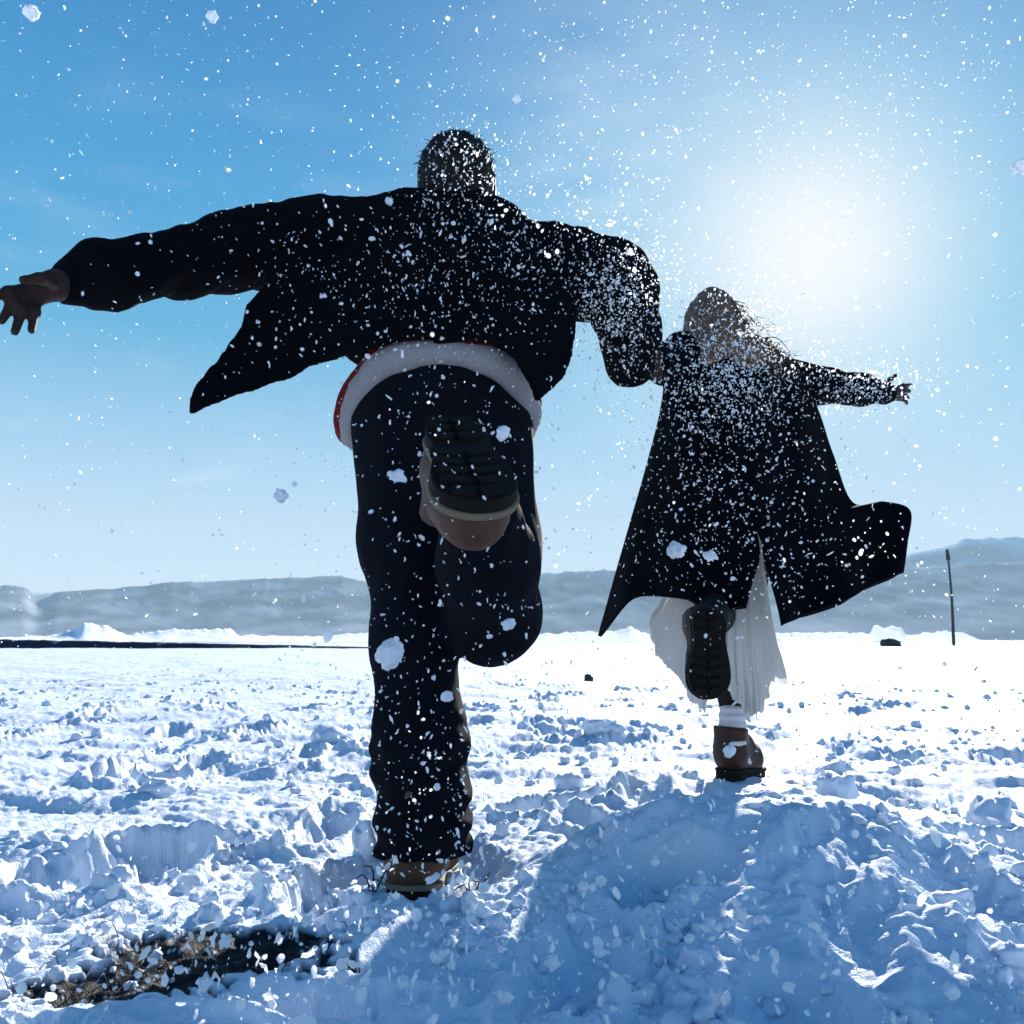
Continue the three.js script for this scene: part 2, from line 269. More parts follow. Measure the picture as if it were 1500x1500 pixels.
function surface(f, cell) {
  const pad = cell * 3 + .012, ox = f.lo.x - pad, oy = f.lo.y - pad, oz = f.lo.z - pad;
  const B = 8, bx = Math.ceil((f.hi.x + pad - ox) / cell / B), by = Math.ceil((f.hi.y + pad - oy) / cell / B), bz = Math.ceil((f.hi.z + pad - oz) / cell / B);
  const nx = bx * B + 1, ny = by * B + 1, nz = bz * B + 1, val = new Float32Array(nx * ny * nz).fill(1), reach = B * cell * .9 + .03;
  const near = new Uint8Array(bx * by * bz);
  for (let k = 0; k < bz; k++) for (let j = 0; j < by; j++) for (let i = 0; i < bx; i++) {
    const d = f(ox + (i + .5) * B * cell, oy + (j + .5) * B * cell, oz + (k + .5) * B * cell);
    const hit = Math.abs(d) < reach; near[(k * by + j) * bx + i] = hit;
    if (!hit && d < 0) for (let c = 0; c <= B; c++) for (let b = 0; b <= B; b++) for (let a = 0; a <= B; a++) val[((k * B + c) * ny + j * B + b) * nx + i * B + a] = -1;
  }
  for (let k = 0; k < bz; k++) for (let j = 0; j < by; j++) for (let i = 0; i < bx; i++) if (near[(k * by + j) * bx + i])
    for (let c = 0; c <= B; c++) for (let b = 0; b <= B; b++) for (let a = 0; a <= B; a++) { const x = i * B + a, y = j * B + b, z = k * B + c; val[(z * ny + y) * nx + x] = f(ox + x * cell, oy + y * cell, oz + z * cell); }
  const id = new Int32Array(nx * ny * nz).fill(-1), pos = [], idx = [], sx = 1, sy = nx, sz = nx * ny;
  const corner = [0, sx, sy, sx + sy, sz, sx + sz, sy + sz, sx + sy + sz], edges = [[0, 1], [2, 3], [4, 5], [6, 7], [0, 2], [1, 3], [4, 6], [5, 7], [0, 4], [1, 5], [2, 6], [3, 7]];
  for (let k = 0; k < bz; k++) for (let j = 0; j < by; j++) for (let i = 0; i < bx; i++) if (near[(k * by + j) * bx + i])
    for (let c = 0; c < B; c++) for (let b = 0; b < B; b++) for (let a = 0; a < B; a++) {
      const x = i * B + a, y = j * B + b, z = k * B + c, o = z * sz + y * sy + x; let m = 0;
      for (let e = 0; e < 8; e++) if (val[o + corner[e]] < 0) m |= 1 << e;
      if (m === 0 || m === 255) continue;
      let px = 0, py = 0, pz = 0, n = 0;
      for (const [p, q] of edges) { const inP = m >> p & 1, inQ = m >> q & 1; if (inP === inQ) continue; const vp = val[o + corner[p]], vq = val[o + corner[q]], t = vp / (vp - vq); px += lerp(p & 1, q & 1, t); py += lerp(p >> 1 & 1, q >> 1 & 1, t); pz += lerp(p >> 2 & 1, q >> 2 & 1, t); n++; }
      id[o] = pos.length / 3; pos.push(ox + (x + px / n) * cell, oy + (y + py / n) * cell, oz + (z + pz / n) * cell);
    }
  const quad = (a, b, c, d, flip) => { if (a < 0 || b < 0 || c < 0 || d < 0) return; flip ? idx.push(a, c, b, a, d, c) : idx.push(a, b, c, a, c, d); };
  for (let z = 1; z < nz - 1; z++) for (let y = 1; y < ny - 1; y++) for (let x = 1; x < nx - 1; x++) {
    const o = z * sz + y * sy + x; if (id[o] < 0) { continue; }
    const s = val[o] < 0;
    if (s !== val[o + sx] < 0) quad(id[o - sy - sz], id[o - sz], id[o], id[o - sy], !s);
    if (s !== val[o + sy] < 0) quad(id[o - sx - sz], id[o - sx], id[o], id[o - sz], !s);
    if (s !== val[o + sz] < 0) quad(id[o - sx - sy], id[o - sy], id[o], id[o - sx], !s);
  }
  const g = new THREE.BufferGeometry(); g.setAttribute('position', new THREE.Float32BufferAttribute(pos, 3)); g.setIndex(idx);
  const nor = new Float32Array(pos.length), e = cell * .6;
  for (let i = 0; i < pos.length; i += 3) { const x = pos[i], y = pos[i + 1], z = pos[i + 2]; let a = f(x + e, y, z) - f(x - e, y, z), b = f(x, y + e, z) - f(x, y - e, z), c = f(x, y, z + e) - f(x, y, z - e); const l = Math.hypot(a, b, c) || 1; nor[i] = a / l; nor[i + 1] = b / l; nor[i + 2] = c / l; }
  g.setAttribute('normal', new THREE.BufferAttribute(nor, 3));
  return g;
}
const plain = g => { const h = g.index ? g.toNonIndexed() : g.clone(); for (const k of Object.keys(h.attributes)) if (k !== 'position' && k !== 'normal') h.deleteAttribute(k); return h; };
const join = (...list) => mergeGeometries(list.map(plain));
function strand(points, r0, r1, sides = 5, n = 14) {
  const c = new THREE.CatmullRomCurve3(points), g = new THREE.TubeGeometry(c, n, 1, sides), p = g.attributes.position, q = new THREE.Vector3();
  for (let j = 0; j <= n; j++) { c.getPointAt(j / n, q); const r = lerp(r0, r1, j / n); for (let i = 0; i <= sides; i++) { const k = j * (sides + 1) + i; p.setXYZ(k, q.x + (p.getX(k) - q.x) * r, q.y + (p.getY(k) - q.y) * r, q.z + (p.getZ(k) - q.z) * r); } }
  return g;
}
// a sheet of cloth from rows of points (Catmull-Rom both ways), given thickness
function sheet(rows, nu, nv, thick, ruffle, closed = false) {
  const curves = rows.map(r => new THREE.CatmullRomCurve3(r, closed, 'catmullrom', .5)), P = [];
  for (let i = 0; i <= nu; i++) { const col = new THREE.CatmullRomCurve3(curves.map(c => c.getPoint(Math.min(i / nu, closed ? .9999 : 1))), false, 'catmullrom', .5); for (let j = 0; j <= nv; j++) { const p = col.getPoint(j / nv); if (ruffle) ruffle(p, i / nu, j / nv); P.push(p); } }
  const tmp = new THREE.BufferGeometry().setFromPoints(P), idx = [], W = nv + 1;
  for (let i = 0; i < nu; i++) for (let j = 0; j < nv; j++) { const a = i * W + j, b = a + W; idx.push(a, b, a + 1, a + 1, b, b + 1); }
  tmp.setIndex(idx); tmp.computeVertexNormals();
  if (!thick) return tmp;
  const n = tmp.attributes.normal, N = P.length, pos = [];
  for (const s of [.5, -.5]) for (let k = 0; k < N; k++) pos.push(P[k].x + n.getX(k) * thick * s, P[k].y + n.getY(k) * thick * s, P[k].z + n.getZ(k) * thick * s);
  const all = [...idx]; for (let k = 0; k < idx.length; k += 3) all.push(idx[k] + N, idx[k + 2] + N, idx[k + 1] + N);
  const rim = (a, b) => all.push(a, a + N, b, b, a + N, b + N);
  for (let i = 0; i < nu; i++) { rim((i + 1) * W, i * W); rim(i * W + nv, (i + 1) * W + nv); }
  if (!closed) for (let j = 0; j < nv; j++) { rim(j, j + 1); rim(nu * W + j + 1, nu * W + j); }
  const g = new THREE.BufferGeometry(); g.setAttribute('position', new THREE.Float32BufferAttribute(pos, 3)); g.setIndex(all); g.computeVertexNormals(); return g;
}
const folds = (amp, f) => (x, y, z) => amp * (Math.abs(noise(x * f, y * f * .55 + 3, z * f)) * 1.6 - .35) + amp * .35 * noise(x * f * 3.1, y * f * 2, z * f * 3.1);

// ------------------------------------------------------------------ boots, built about their own heel
function bootOutline(w, L) { const s = new THREE.Shape(); s.moveTo(0, -.30 * L); s.bezierCurveTo(.40 * w, -.30 * L, .42 * w, -.18 * L, .36 * w, .02 * L); s.bezierCurveTo(.33 * w, .14 * L, .5 * w, .30 * L, .5 * w, .46 * L); s.bezierCurveTo(.5 * w, .62 * L, .28 * w, .70 * L, .04 * w, .70 * L); s.bezierCurveTo(-.24 * w, .70 * L, -.46 * w, .60 * L, -.46 * w, .44 * L); s.bezierCurveTo(-.46 * w, .28 * L, -.34 * w, .12 * L, -.36 * w, 0); s.bezierCurveTo(-.42 * w, -.18 * L, -.40 * w, -.30 * L, 0, -.30 * L); return s; }
function slab(shape, t, y, bevel) { const g = new THREE.ExtrudeGeometry(shape, { depth: t - 2 * bevel, bevelEnabled: true, bevelThickness: bevel, bevelSize: bevel, bevelOffset: -bevel, bevelSegments: 2, curveSegments: 18 }); g.rotateX(-Math.PI / 2); g.scale(1, 1, -1); const i = g.index; g.translate(0, y + bevel, 0); if (!i) { const p = g.attributes.position.array; for (let k = 0; k < p.length; k += 9) for (let c = 0; c < 3; c++) [p[k + 3 + c], p[k + 6 + c]] = [p[k + 6 + c], p[k + 3 + c]]; } g.computeVertexNormals(); return g; }
function boot(parent, { w = .115, L = .29, shaft = .17, leather = M.leather, welt = M.welt, label } = {}) {
  const y0 = .034, k = L / .29, u = x => x * k;
  const f = blend([bone(V(0, y0 + .03, -.045 * k), V(0, y0 + .026, u(.10)), .042 * w / .105, .044 * w / .105), bone(V(0, y0 + .026, u(.10)), V(.004, y0 + .022, u(.15)), .046 * w / .105, .041 * w / .105), bone(V(0, y0 + .06, -.04 * k), V(0, y0 + .075, u(.05)), .036, .033), bone(V(0, y0 + .05, -.045 * k), V(0, y0 + shaft, -.05 * k), .041, .05)], .03, folds(.003, 22));
  const cut = (x, y, z) => Math.max(f(x, y, z), y0 - y, y - y0 - shaft); cut.lo = f.lo; cut.hi = f.hi;
  const b = mesh('boot', surface(cut, .006), leather, parent); if (label) b.userData.label = label;
  const tread = [slab(bootOutline(w, L), .020, .006, .003)];
  for (let i = 0; i < 9; i++) { const z = lerp(-.24, .62, i / 8) * L, half = w * (i < 3 ? .28 : i === 3 ? .22 : i > 7 ? .28 : .38); if (i === 3) continue; for (const s of [-1, 1]) { const lug = new THREE.BoxGeometry(half * .86, .010, L * .062); lug.rotateY(s * .25); lug.translate(s * half * .52 + .008, .003, z); tread.push(lug); } }
  mesh('sole', join(...tread), M.rubber, b);
  mesh('welt', slab(bootOutline(w * 1.06, L * 1.02), .010, .0255, .003), welt, b);
  return b;
}
function pose(o, p, toe, up, s = 1) { const z = toe.clone().normalize(), x = up.clone().cross(z).normalize(), y = z.clone().cross(x); o.matrix.makeBasis(x, y, z).scale(V(s, s, s)).setPosition(p); o.matrix.decompose(o.position, o.quaternion, o.scale); return o; }

function handParts(wrist, palm, tips, r = .0088) {
  const out = [bone(wrist, wrist.clone().lerp(palm, .5), .024, .026), bone(wrist.clone().lerp(palm, .5), palm, .026, .026)];
  for (const [root, knuckle, tip, s] of tips) out.push(bone(root, knuckle, r * s, r * s * .95), bone(knuckle, tip, r * s * .95, r * s * .78));
  return out;
}

// ------------------------------------------------------------------ the man, mid-stride
{
  const o = new THREE.Group(); o.name = numbered('person'); scene.add(o);
  tag(o, 'person in short dark coat and jeans striding on one leg, other boot kicked up', 'person');
  const pelvisL = at(598, 622, 1.79), pelvisR = at(700, 618, 1.79), kneeL = at(606, 935, 1.79), ankleL = at(618, 1225, 1.76), kneeR = at(722, 908, 1.74), ankleR = at(694, 722, 1.45);
  const waist = at(645, 520, 1.82), chest = at(650, 400, 1.91), neck = at(668, 318, 1.945), head = at(669, 279, 1.93);
  const shL = at(470, 350, 1.9), elL = at(258, 390, 1.71), wrL = at(105, 413, 1.53), shR = at(818, 388, 1.93), elR = at(905, 418, 2.02), wrR = at(925, 520, 2.24);
  // body: one figure from crown to foot
  const palmL = at(58, 424, 1.49), palmR = at(948, 528, 2.36);
  const fig = blend([bone(pelvisL, pelvisR, .085, .085), bone(at(648, 600, 1.79), waist, .1, .1), bone(waist, chest, .1, .12), bone(shL, shR, .055, .055), bone(chest, neck, .08, .052), bone(neck, head, .05, .06),
    ...chain([pelvisL, .085], [kneeL, .055], [ankleL, .036], [at(615, 1275, 1.79), .025]), ...chain([pelvisR, .085], [kneeR, .055], [ankleR, .034], [at(700, 728, 1.38), .025]),
    ...chain([shL, .05], [elL, .04], [wrL, .028]), ...chain([shR, .05], [elR, .04], [wrR, .028])], .03);
  const hc = head.clone().add(V(0, .012, 0));
  const skull = blend([ball(hc, .077, .1, .094), ball(hc.clone().add(V(0, -.05, -.03)), .058, .065, .06), ball(hc.clone().add(V(0, -.025, -.1)), .013, .024, .018), ball(hc.clone().add(V(0, -.066, -.082)), .026, .012, .014), ball(hc.clone().add(V(-.03, .012, -.083)), .016, .011, .012), ball(hc.clone().add(V(.03, .012, -.083)), .016, .011, .012),
    ball(hc.clone().add(V(-.08, -.012, 0)), .012, .033, .02), ball(hc.clone().add(V(.08, -.012, 0)), .012, .033, .02), bone(hc.clone().add(V(0, -.05, .01)), neck, .054, .056)], .016);
  const handL = blend(handParts(at(104, 412, 1.53), palmL, [
    [at(44, 420, 1.48), at(12, 427, 1.44), at(-18, 440, 1.41), 1.0], [at(40, 428, 1.485), at(18, 444, 1.445), at(2, 470, 1.43), 1.02], [at(46, 434, 1.49), at(32, 456, 1.455), at(22, 486, 1.44), 1.02], [at(56, 436, 1.495), at(51, 458, 1.475), at(46, 484, 1.465), .94], [at(78, 416, 1.475), at(58, 408, 1.44), at(34, 410, 1.42), 1.08]]), .010);
  const dirR = at(966, 530, 2.44), up = V(0, 1, 0);
  const handR = blend(handParts(wrR, palmR, [0, 1, 2, 3].map(i => { const b = palmR.clone().add(V(.005, .024 - i * .017, -.02)); return [b, b.clone().add(V(.035, 0, -.03)), b.clone().add(V(.028, -.004, -.062)), 1]; }).concat([[palmR.clone().add(V(-.01, .02, .01)), palmR.clone().add(V(.02, .042, -.02)), palmR.clone().add(V(.045, .03, -.045)), 1.1]])), .010);
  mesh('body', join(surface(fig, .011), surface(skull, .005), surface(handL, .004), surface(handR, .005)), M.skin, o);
  // hair: short, tousled
  {
    const r = rng(31), cap = blend([ball(hc.clone().add(V(0, .014, .012)), .089, .101, .098), ball(hc.clone().add(V(0, -.035, .045)), .068, .062, .056)], .03, (x, y, z) => .006 * noise(x * 60, y * 60, z * 60) + .004 * noise(x * 140, y * 140, z * 140));
    const face = (x, y, z) => Math.max(cap(x, y, z), -(z - hc.z + .062 + Math.max(0, y - hc.y - .03) * .9)); face.lo = cap.lo; face.hi = cap.hi;
    const list = [surface(face, .005)];
    for (let i = 0; i < 480; i++) { const a = r() * 6.283, e = .05 + r() * 1.45, d = V(Math.cos(a) * Math.cos(e), Math.sin(e), Math.abs(Math.sin(a)) * Math.cos(e) * .9 - .1), p = hc.clone().add(V(d.x * .084, .014 + d.y * .1, .012 + d.z * .094)), t = d.clone().multiplyScalar(.002 + r() * r() * .010).add(V((r() - .5) * .036, (r() - .45) * .016, (r() - .5) * .03)); list.push(strand([p, p.clone().addScaledVector(t, .55).add(V(0, .003, 0)), p.clone().add(t)], .0016, .0005, 3, 3)); }
    mesh('hair', join(...list), M.hairDark, o);
  }
  // jeans
  const jeans = blend([bone(at(600, 598, 1.785), at(690, 598, 1.785), .108, .108), bone(at(645, 570, 1.79), at(645, 535, 1.8), .115, .115),
    ...chain([at(597, 640, 1.79), .112], [at(603, 800, 1.79), .098], [at(605, 930, 1.79), .078], [at(616, 1080, 1.77), .087], [at(619, 1228, 1.755), .094]),
    ...chain([at(703, 640, 1.79), .110], [at(715, 800, 1.77), .097], [at(722, 906, 1.73), .083]), ...chain([at(724, 905, 1.71), .083], [at(714, 820, 1.58), .083], [at(703, 762, 1.485), .07])], .045, (x, y, z) => folds(.007, 9)(x, y, z) + (y < .35 ? .006 * Math.sin(y * 95 + noise(x * 12, y * 9, z * 12) * 4) * sstep(.38, .12, y) : 0));
  const hemY = at(619, 1258, 1.70).y, cutJeans = (x, y, z) => Math.max(jeans(x, y, z), hemY + .012 * noise(x * 26, 1, z * 26) - y); cutJeans.lo = jeans.lo; cutJeans.hi = jeans.hi;
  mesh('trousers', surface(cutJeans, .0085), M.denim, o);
  // knitted jumper: red, with a pale fleece hem that rides up at the back
  {
    const hem = [[517, 624, 1.80], [523, 590, 1.75], [540, 560, 1.715], [560, 536, 1.69], [600, 522, 1.68], [645, 517, 1.678], [690, 521, 1.68], [728, 534, 1.69], [750, 556, 1.715], [765, 583, 1.75], [772, 606, 1.80]].map(p => at(...p));
    const front = [[758, 640, 1.90], [700, 668, 1.95], [645, 672, 1.96], [580, 668, 1.95], [528, 645, 1.89]].map(p => at(...p));
    const ring = new THREE.CatmullRomCurve3([...hem, ...front], true), loop = ring.getPoints(72);
    const red = blend([...chain(...loop.map(p => { const side = sstep(-.26, -.36, p.x); return [p.clone().add(V(-.013 * side, lerp(.014, .012, side), -.010)), .0285]; })), bone(at(648, 565, 1.81), at(648, 520, 1.85), .10, .09)], .01, folds(.005, 14));
    const j = mesh('jumper', surface(red, .009), M.red, o);
    mesh('hem_trim', surface(blend(chain(...loop.map(p => [p, .0285])), .006, (x, y, z) => .0022 * noise(x * 120, y * 120, z * 120) + .005 * noise(x * 17, y * 17, z * 17)), .0065), M.trim, j);
  }
  // coat with its tails blown open
  {
    const tailL = panel(at(640, 420, 1.71), at(283, 610, 1.60), at(640, 520, 1.612), [[640, 372], [470, 370], [402, 396], [384, 424], [356, 440], [349, 462], [330, 498], [315, 528], [306, 552], [292, 578], [283, 602], [284, 619], [318, 603], [352, 584], [400, 554], [444, 526], [480, 519], [530, 513], [600, 498], [645, 494]], .007, (u, v) => .022 * Math.sin(u * 15 + v * 4) * sstep(.02, .3, u) + .006 * noise(u * 22, v * 14, 1));
    const tailR = panel(at(650, 420, 1.71), at(845, 470, 1.70), at(700, 520, 1.622), [[640, 372], [800, 392], [848, 432], [846, 476], [839, 520], [828, 546], [806, 566], [786, 588], [776, 562], [752, 530], [724, 509], [690, 498], [640, 494]], .007, (u, v) => .012 * Math.sin(u * 24 + 1) + .005 * noise(u * 20, v * 14, 4));
    const trunk = blend([bone(at(462, 348, 1.89), at(600, 352, 1.9), .083, .1), bone(at(600, 352, 1.9), at(700, 356, 1.91), .1, .1), bone(at(690, 348, 1.91), at(830, 398, 1.93), .088, .083), ball(at(648, 410, 1.87), .205, .14, .135), bone(at(560, 430, 1.84), at(560, 462, 1.83), .12, .12), bone(at(730, 430, 1.85), at(735, 462, 1.83), .115, .11), bone(at(669, 312, 1.945), at(669, 335, 1.93), .074, .09),
      ...chain([at(450, 356, 1.88), .090], [at(385, 362, 1.83), .080], [at(330, 372, 1.78), .069], [at(262, 388, 1.71), .060], [at(200, 396, 1.635), .053], [at(156, 402, 1.585), .046]), ball(at(142, 382, 1.57), .030, .030, .04), ball(at(160, 424, 1.59), .042, .026, .04), bone(at(146, 405, 1.575), at(100, 415, 1.53), .042, .035),
      ...chain([at(822, 392, 1.93), .088], [at(868, 408, 1.98), .088], [at(902, 412, 2.03), .086], [at(914, 446, 2.08), .076], [at(923, 490, 2.16), .068], [at(923, 532, 2.24), .064])], .045, (x, y, z) => folds(.010, 9)(x, y, z) + .0035 * noise(x * 38, y * 24, z * 38));
    const f = (x, y, z) => smin(smin(trunk(x, y, z), tailL(x, y, z), .03), tailR(x, y, z), .03);
    f.lo = trunk.lo.clone().min(tailL.lo).min(tailR.lo); f.hi = trunk.hi.clone().max(tailL.hi).max(tailR.hi);
    const c = mesh('coat', surface(f, .0075), M.coat, o);
    mesh('collar', surface(blend(chain([at(628, 312, 1.93), .02], [at(645, 298, 1.885), .022], [at(669, 294, 1.872), .023], [at(695, 298, 1.885), .022], [at(714, 314, 1.93), .02]), .02, folds(.003, 20)), .006), M.coat, c);
  }
  // boots
  const foot = at(612, 1312, 1.77);
  pose(boot(o, { w: .128, L: .30, leather: M.leather, label: 'brown leather boot planted in the churned snow' }), foot, V(.06, -.05, -1), V(0, 1, 0), 1.05);
  const bk = boot(o, { w: .128, L: .285, shaft: .13, label: 'kicked-up brown boot showing its dark treaded sole' });
  const nrm = V(.10, .80, .58).normalize(), toe = V(.22, -.57, .80); toe.addScaledVector(nrm, -toe.dot(nrm)).normalize();
  pose(bk, at(676, 640, 1.345), toe, nrm.clone().negate(), 1.02);
}

// ------------------------------------------------------------------ the woman ahead of him
{
  const o = new THREE.Group(); o.name = numbered('person'); scene.add(o);
  tag(o, 'person in long flaring dark coat over pale dress, hair loose, arm stretched out', 'person');
  const hipL = at(1058, 745, 2.73), hipR = at(1102, 745, 2.73), kneeL = at(1050, 898, 2.64), ankleL = at(1043, 908, 2.34), kneeR = at(1086, 915, 2.73), ankleR = at(1073, 1086, 2.63);
  const waist = at(1075, 625, 2.76), chest = at(1062, 552, 2.8), neck = at(1048, 510, 2.83), head = at(1043, 474, 2.85);
  const shL = at(1002, 528, 2.79), elL = at(972, 534, 2.6), wrL = at(956, 528, 2.44), shR = at(1128, 548, 2.8), elR = at(1210, 566, 2.84), wrR = at(1288, 573, 2.93);
  const fig = blend([bone(hipL, hipR, .085, .085), bone(at(1080, 720, 2.74), waist, .1, .085), bone(waist, chest, .085, .1), bone(shL, shR, .045, .045), bone(chest, neck, .07, .042), bone(neck, head, .042, .05),
    ...chain([hipL, .08], [kneeL, .05], [ankleL, .030], [at(1041, 950, 2.33), .02]), ...chain([hipR, .08], [kneeR, .05], [at(1074, 1050, 2.65), .030], [at(1073, 1088, 2.635), .026], [at(1077, 1122, 2.66), .02]),
    ...chain([shL, .042], [elL, .034], [wrL, .024]), ...chain([shR, .042], [elR, .034], [wrR, .024])], .028);
  const hc = head.clone().add(V(0, .012, 0));
  const skull = blend([ball(hc, .07, .094, .088), ball(hc.clone().add(V(0, -.045, -.03)), .05, .06, .055), ball(hc.clone().add(V(0, -.024, -.093)), .011, .02, .016), ball(hc.clone().add(V(0, -.06, -.078)), .023, .011, .012), ball(hc.clone().add(V(-.072, -.012, 0)), .01, .028, .018), ball(hc.clone().add(V(.072, -.012, 0)), .01, .028, .018), bone(hc.clone().add(V(0, -.05, .01)), neck, .045, .045)], .015);
  const pr = at(1308, 575, 2.96);
  const handR = blend(handParts(wrR, pr, [[-8, 1.0], [-2, 1.05], [4, 1.05], [10, .95]].map(([dy, s], i) => [at(1310, 576 + dy * .8, 2.97), at(1322 + i, 574 + dy * 1.1, 3.0), at(1334 - i * 2, 576 + dy * 1.5, 3.03), s]).concat([[at(1300, 566, 2.94), at(1304, 556, 2.95), at(1312, 550, 2.96), 1.05]]), .0085), .009);
  const pl = at(949, 528, 2.40);
  const handL = blend(handParts(wrL, pl, [0, 1, 2, 3].map(i => { const b = pl.clone().add(V(-.004, .02 - i * .015, .015)); return [b, b.clone().add(V(-.03, 0, .02)), b.clone().add(V(-.02, -.003, .05)), 1]; }).concat([[pl.clone().add(V(.01, .015, -.01)), pl.clone().add(V(-.012, .04, .015)), pl.clone().add(V(-.03, .03, .03)), 1]]), .0078), .009);
  mesh('body', join(surface(fig, .011), surface(skull, .005), surface(handR, .0045), surface(handL, .005)), M.skin, o);
  // hair: long, blown out towards the sun
  {
    const r = rng(57), mane = blend([ball(hc.clone().add(V(0, .008, .014)), .077, .094, .092), bone(at(1040, 474, 2.80), at(1058, 505, 2.74), .07, .062), bone(at(1058, 500, 2.74), at(1090, 525, 2.70), .06, .05), bone(at(1075, 505, 2.74), at(1122, 528, 2.72), .05, .03), bone(at(1030, 480, 2.79), at(1035, 530, 2.71), .055, .035)], .05, (x, y, z) => .008 * noise(x * 34 + y * 20, y * 16, z * 34) + .004 * noise(x * 110, y * 50, z * 110));
    const cut = (x, y, z) => Math.max(mane(x, y, z), -(z - hc.z + .055 + Math.max(0, y - hc.y - .02) * .9)); cut.lo = mane.lo; cut.hi = mane.hi;
    const list = [surface(cut, .006)];
    for (let i = 0; i < 360; i++) {
      const s = r(), p = i % 2 ? at(1015 + r() * 62, 438 + r() * 55, 2.76 + r() * .06) : at(1060 + r() * 60, 490 + r() * 40, 2.68 + r() * .05);
      const q = p.clone().add(V(.04 + r() * .05, -.03 - r() * .04, (r() - .6) * .03)), e = q.clone().add(V(.02 + r() * .07 * s, (r() - .7) * .07, (r() - .5) * .05)), w = () => V((r() - .5) * .02, (r() - .5) * .022, (r() - .5) * .015); list.push(strand([p, p.clone().lerp(q, .5).add(V(.008, .012, .006)), q, q.clone().lerp(e, .5).add(w()), e.clone().add(w())], .0021, .0006, 3, 9));
    }
    mesh('hair', join(...list), M.hairBrown, o);
  }
  // stockings
  mesh('stockings', surface(blend([...chain([hipR, .085], [kneeR, .056], [at(1076, 1010, 2.68), .048], [at(1073, 1052, 2.65), .036]), ...chain([hipL, .085], [kneeL, .06], [at(1046, 900, 2.5), .052], [at(1043, 906, 2.36), .042])], .03), .008), M.stocking, o);
  mesh('sock', surface(blend([bone(at(1073, 1046, 2.65), at(1073, 1088, 2.63), .039, .039)], .01, (x, y, z) => .002 * Math.sin(y * 260)), .005), M.sock, o);
  // pale dress, seen below and through the coat
  {
    const hem = [[962, 922, 2.72], [952, 942, 2.62], [972, 970, 2.56], [1004, 1008, 2.52], [1028, 1042, 2.52], [1046, 1010, 2.52], [1066, 1012, 2.52], [1088, 1040, 2.52], [1104, 1052, 2.54], [1118, 1040, 2.56], [1140, 1004, 2.62], [1144, 985, 2.72], [1120, 985, 2.88], [1066, 995, 2.93], [1000, 985, 2.88]];
    const mid = hem.map(([x, y, d], i) => [lerp(1062, x, .86), lerp(800, y, .66), lerp(2.72, d, .9)]), top = hem.map(([x, y, d]) => [lerp(1070, x, .62), 800 + (x > 1090 && d < 2.7 ? -10 : 12), lerp(2.72, d, .8)]), low = hem.map(([x, y, d]) => [lerp(1062, x, .97), lerp(800, y, .86), lerp(2.72, d, .98)]);
    const waistRow = hem.map(([x, y, d]) => [lerp(1076, x, .42), 680, lerp(2.74, d, .5)]);
    mesh('dress', sheet([waistRow, top, mid, low, hem].map(r => r.map(p => at(...p))), 260, 46, 0, (p, u, v) => { const w = v * v * (.045 * noise(u * 26, v * 1.5, 2) + .016 * noise(u * 61, v * 2, 5)); const a = Math.atan2(p.z + 2.72, p.x - .66); p.x += Math.cos(a) * w; p.z += Math.sin(a) * w; if (v > .85) p.y += (.035 * noise(u * 34, 1, 1) + .014 * noise(u * 120, 1, 4)) * (v - .85) * 6; }, true), M.tulle, o);
  }
  // long coat: fitted above, split at the back, tails flying
  {
    const upper = surface(blend([bone(at(1000, 518, 2.79), at(1125, 546, 2.8), .068, .07), bone(at(1050, 530, 2.8), at(1066, 590, 2.77), .105, .11), bone(at(1012, 545, 2.78), at(1018, 625, 2.75), .088, .095), bone(at(1128, 566, 2.79), at(1138, 630, 2.75), .085, .098), bone(at(1078, 600, 2.74), at(1080, 680, 2.73), .13, .15), bone(at(1046, 506, 2.83), at(1050, 525, 2.82), .06, .075),
      ...chain([at(1126, 552, 2.8), .068], [at(1180, 562, 2.82), .058], [at(1212, 566, 2.84), .052], [at(1255, 570, 2.89), .046], [at(1296, 574, 2.94), .043]), ...chain([at(1002, 526, 2.79), .064], [at(984, 530, 2.68), .055], [at(972, 534, 2.6), .05], [at(960, 529, 2.47), .042])], .05, folds(.008, 9)), .0085);
    const D = (u, side) => 2.50 + .30 * Math.pow(Math.abs(u), 1.6);
    const L = [
      [[1082, 545], [1050, 545], [1015, 548], [990, 550], [976, 552]],
      [[1085, 605], [1048, 605], [1006, 604], [982, 603], [969, 602]],
      [[1092, 672], [1045, 672], [1000, 670], [972, 668], [954, 664]],
      [[1100, 745], [1050, 748], [995, 746], [958, 744], [932, 742]],
      [[1110, 812], [1055, 822], [985, 818], [938, 820], [908, 826]],
      [[1098, 858], [1050, 862], [985, 850], [928, 858], [893, 880]],
      [[1088, 890], [1046, 893], [990, 876], [926, 876], [879, 932]]];
    const R = [
      [[1078, 545], [1112, 550], [1145, 556], [1165, 562], [1180, 566]],
      [[1082, 605], [1120, 604], [1154, 602], [1180, 601], [1196, 600]],
      [[1088, 672], [1130, 670], [1168, 666], [1198, 664], [1216, 662]],
      [[1098, 745], [1140, 744], [1180, 742], [1216, 740], [1246, 738]],
      [[1113, 795], [1158, 792], [1205, 780], [1252, 752], [1292, 738]],
      [[1124, 842], [1172, 840], [1228, 828], [1280, 798], [1329, 750]],
      [[1134, 884], [1180, 878], [1232, 862], [1280, 838], [1324, 796]],
      [[1140, 916], [1182, 902], [1232, 882], [1280, 858], [1317, 840]]];
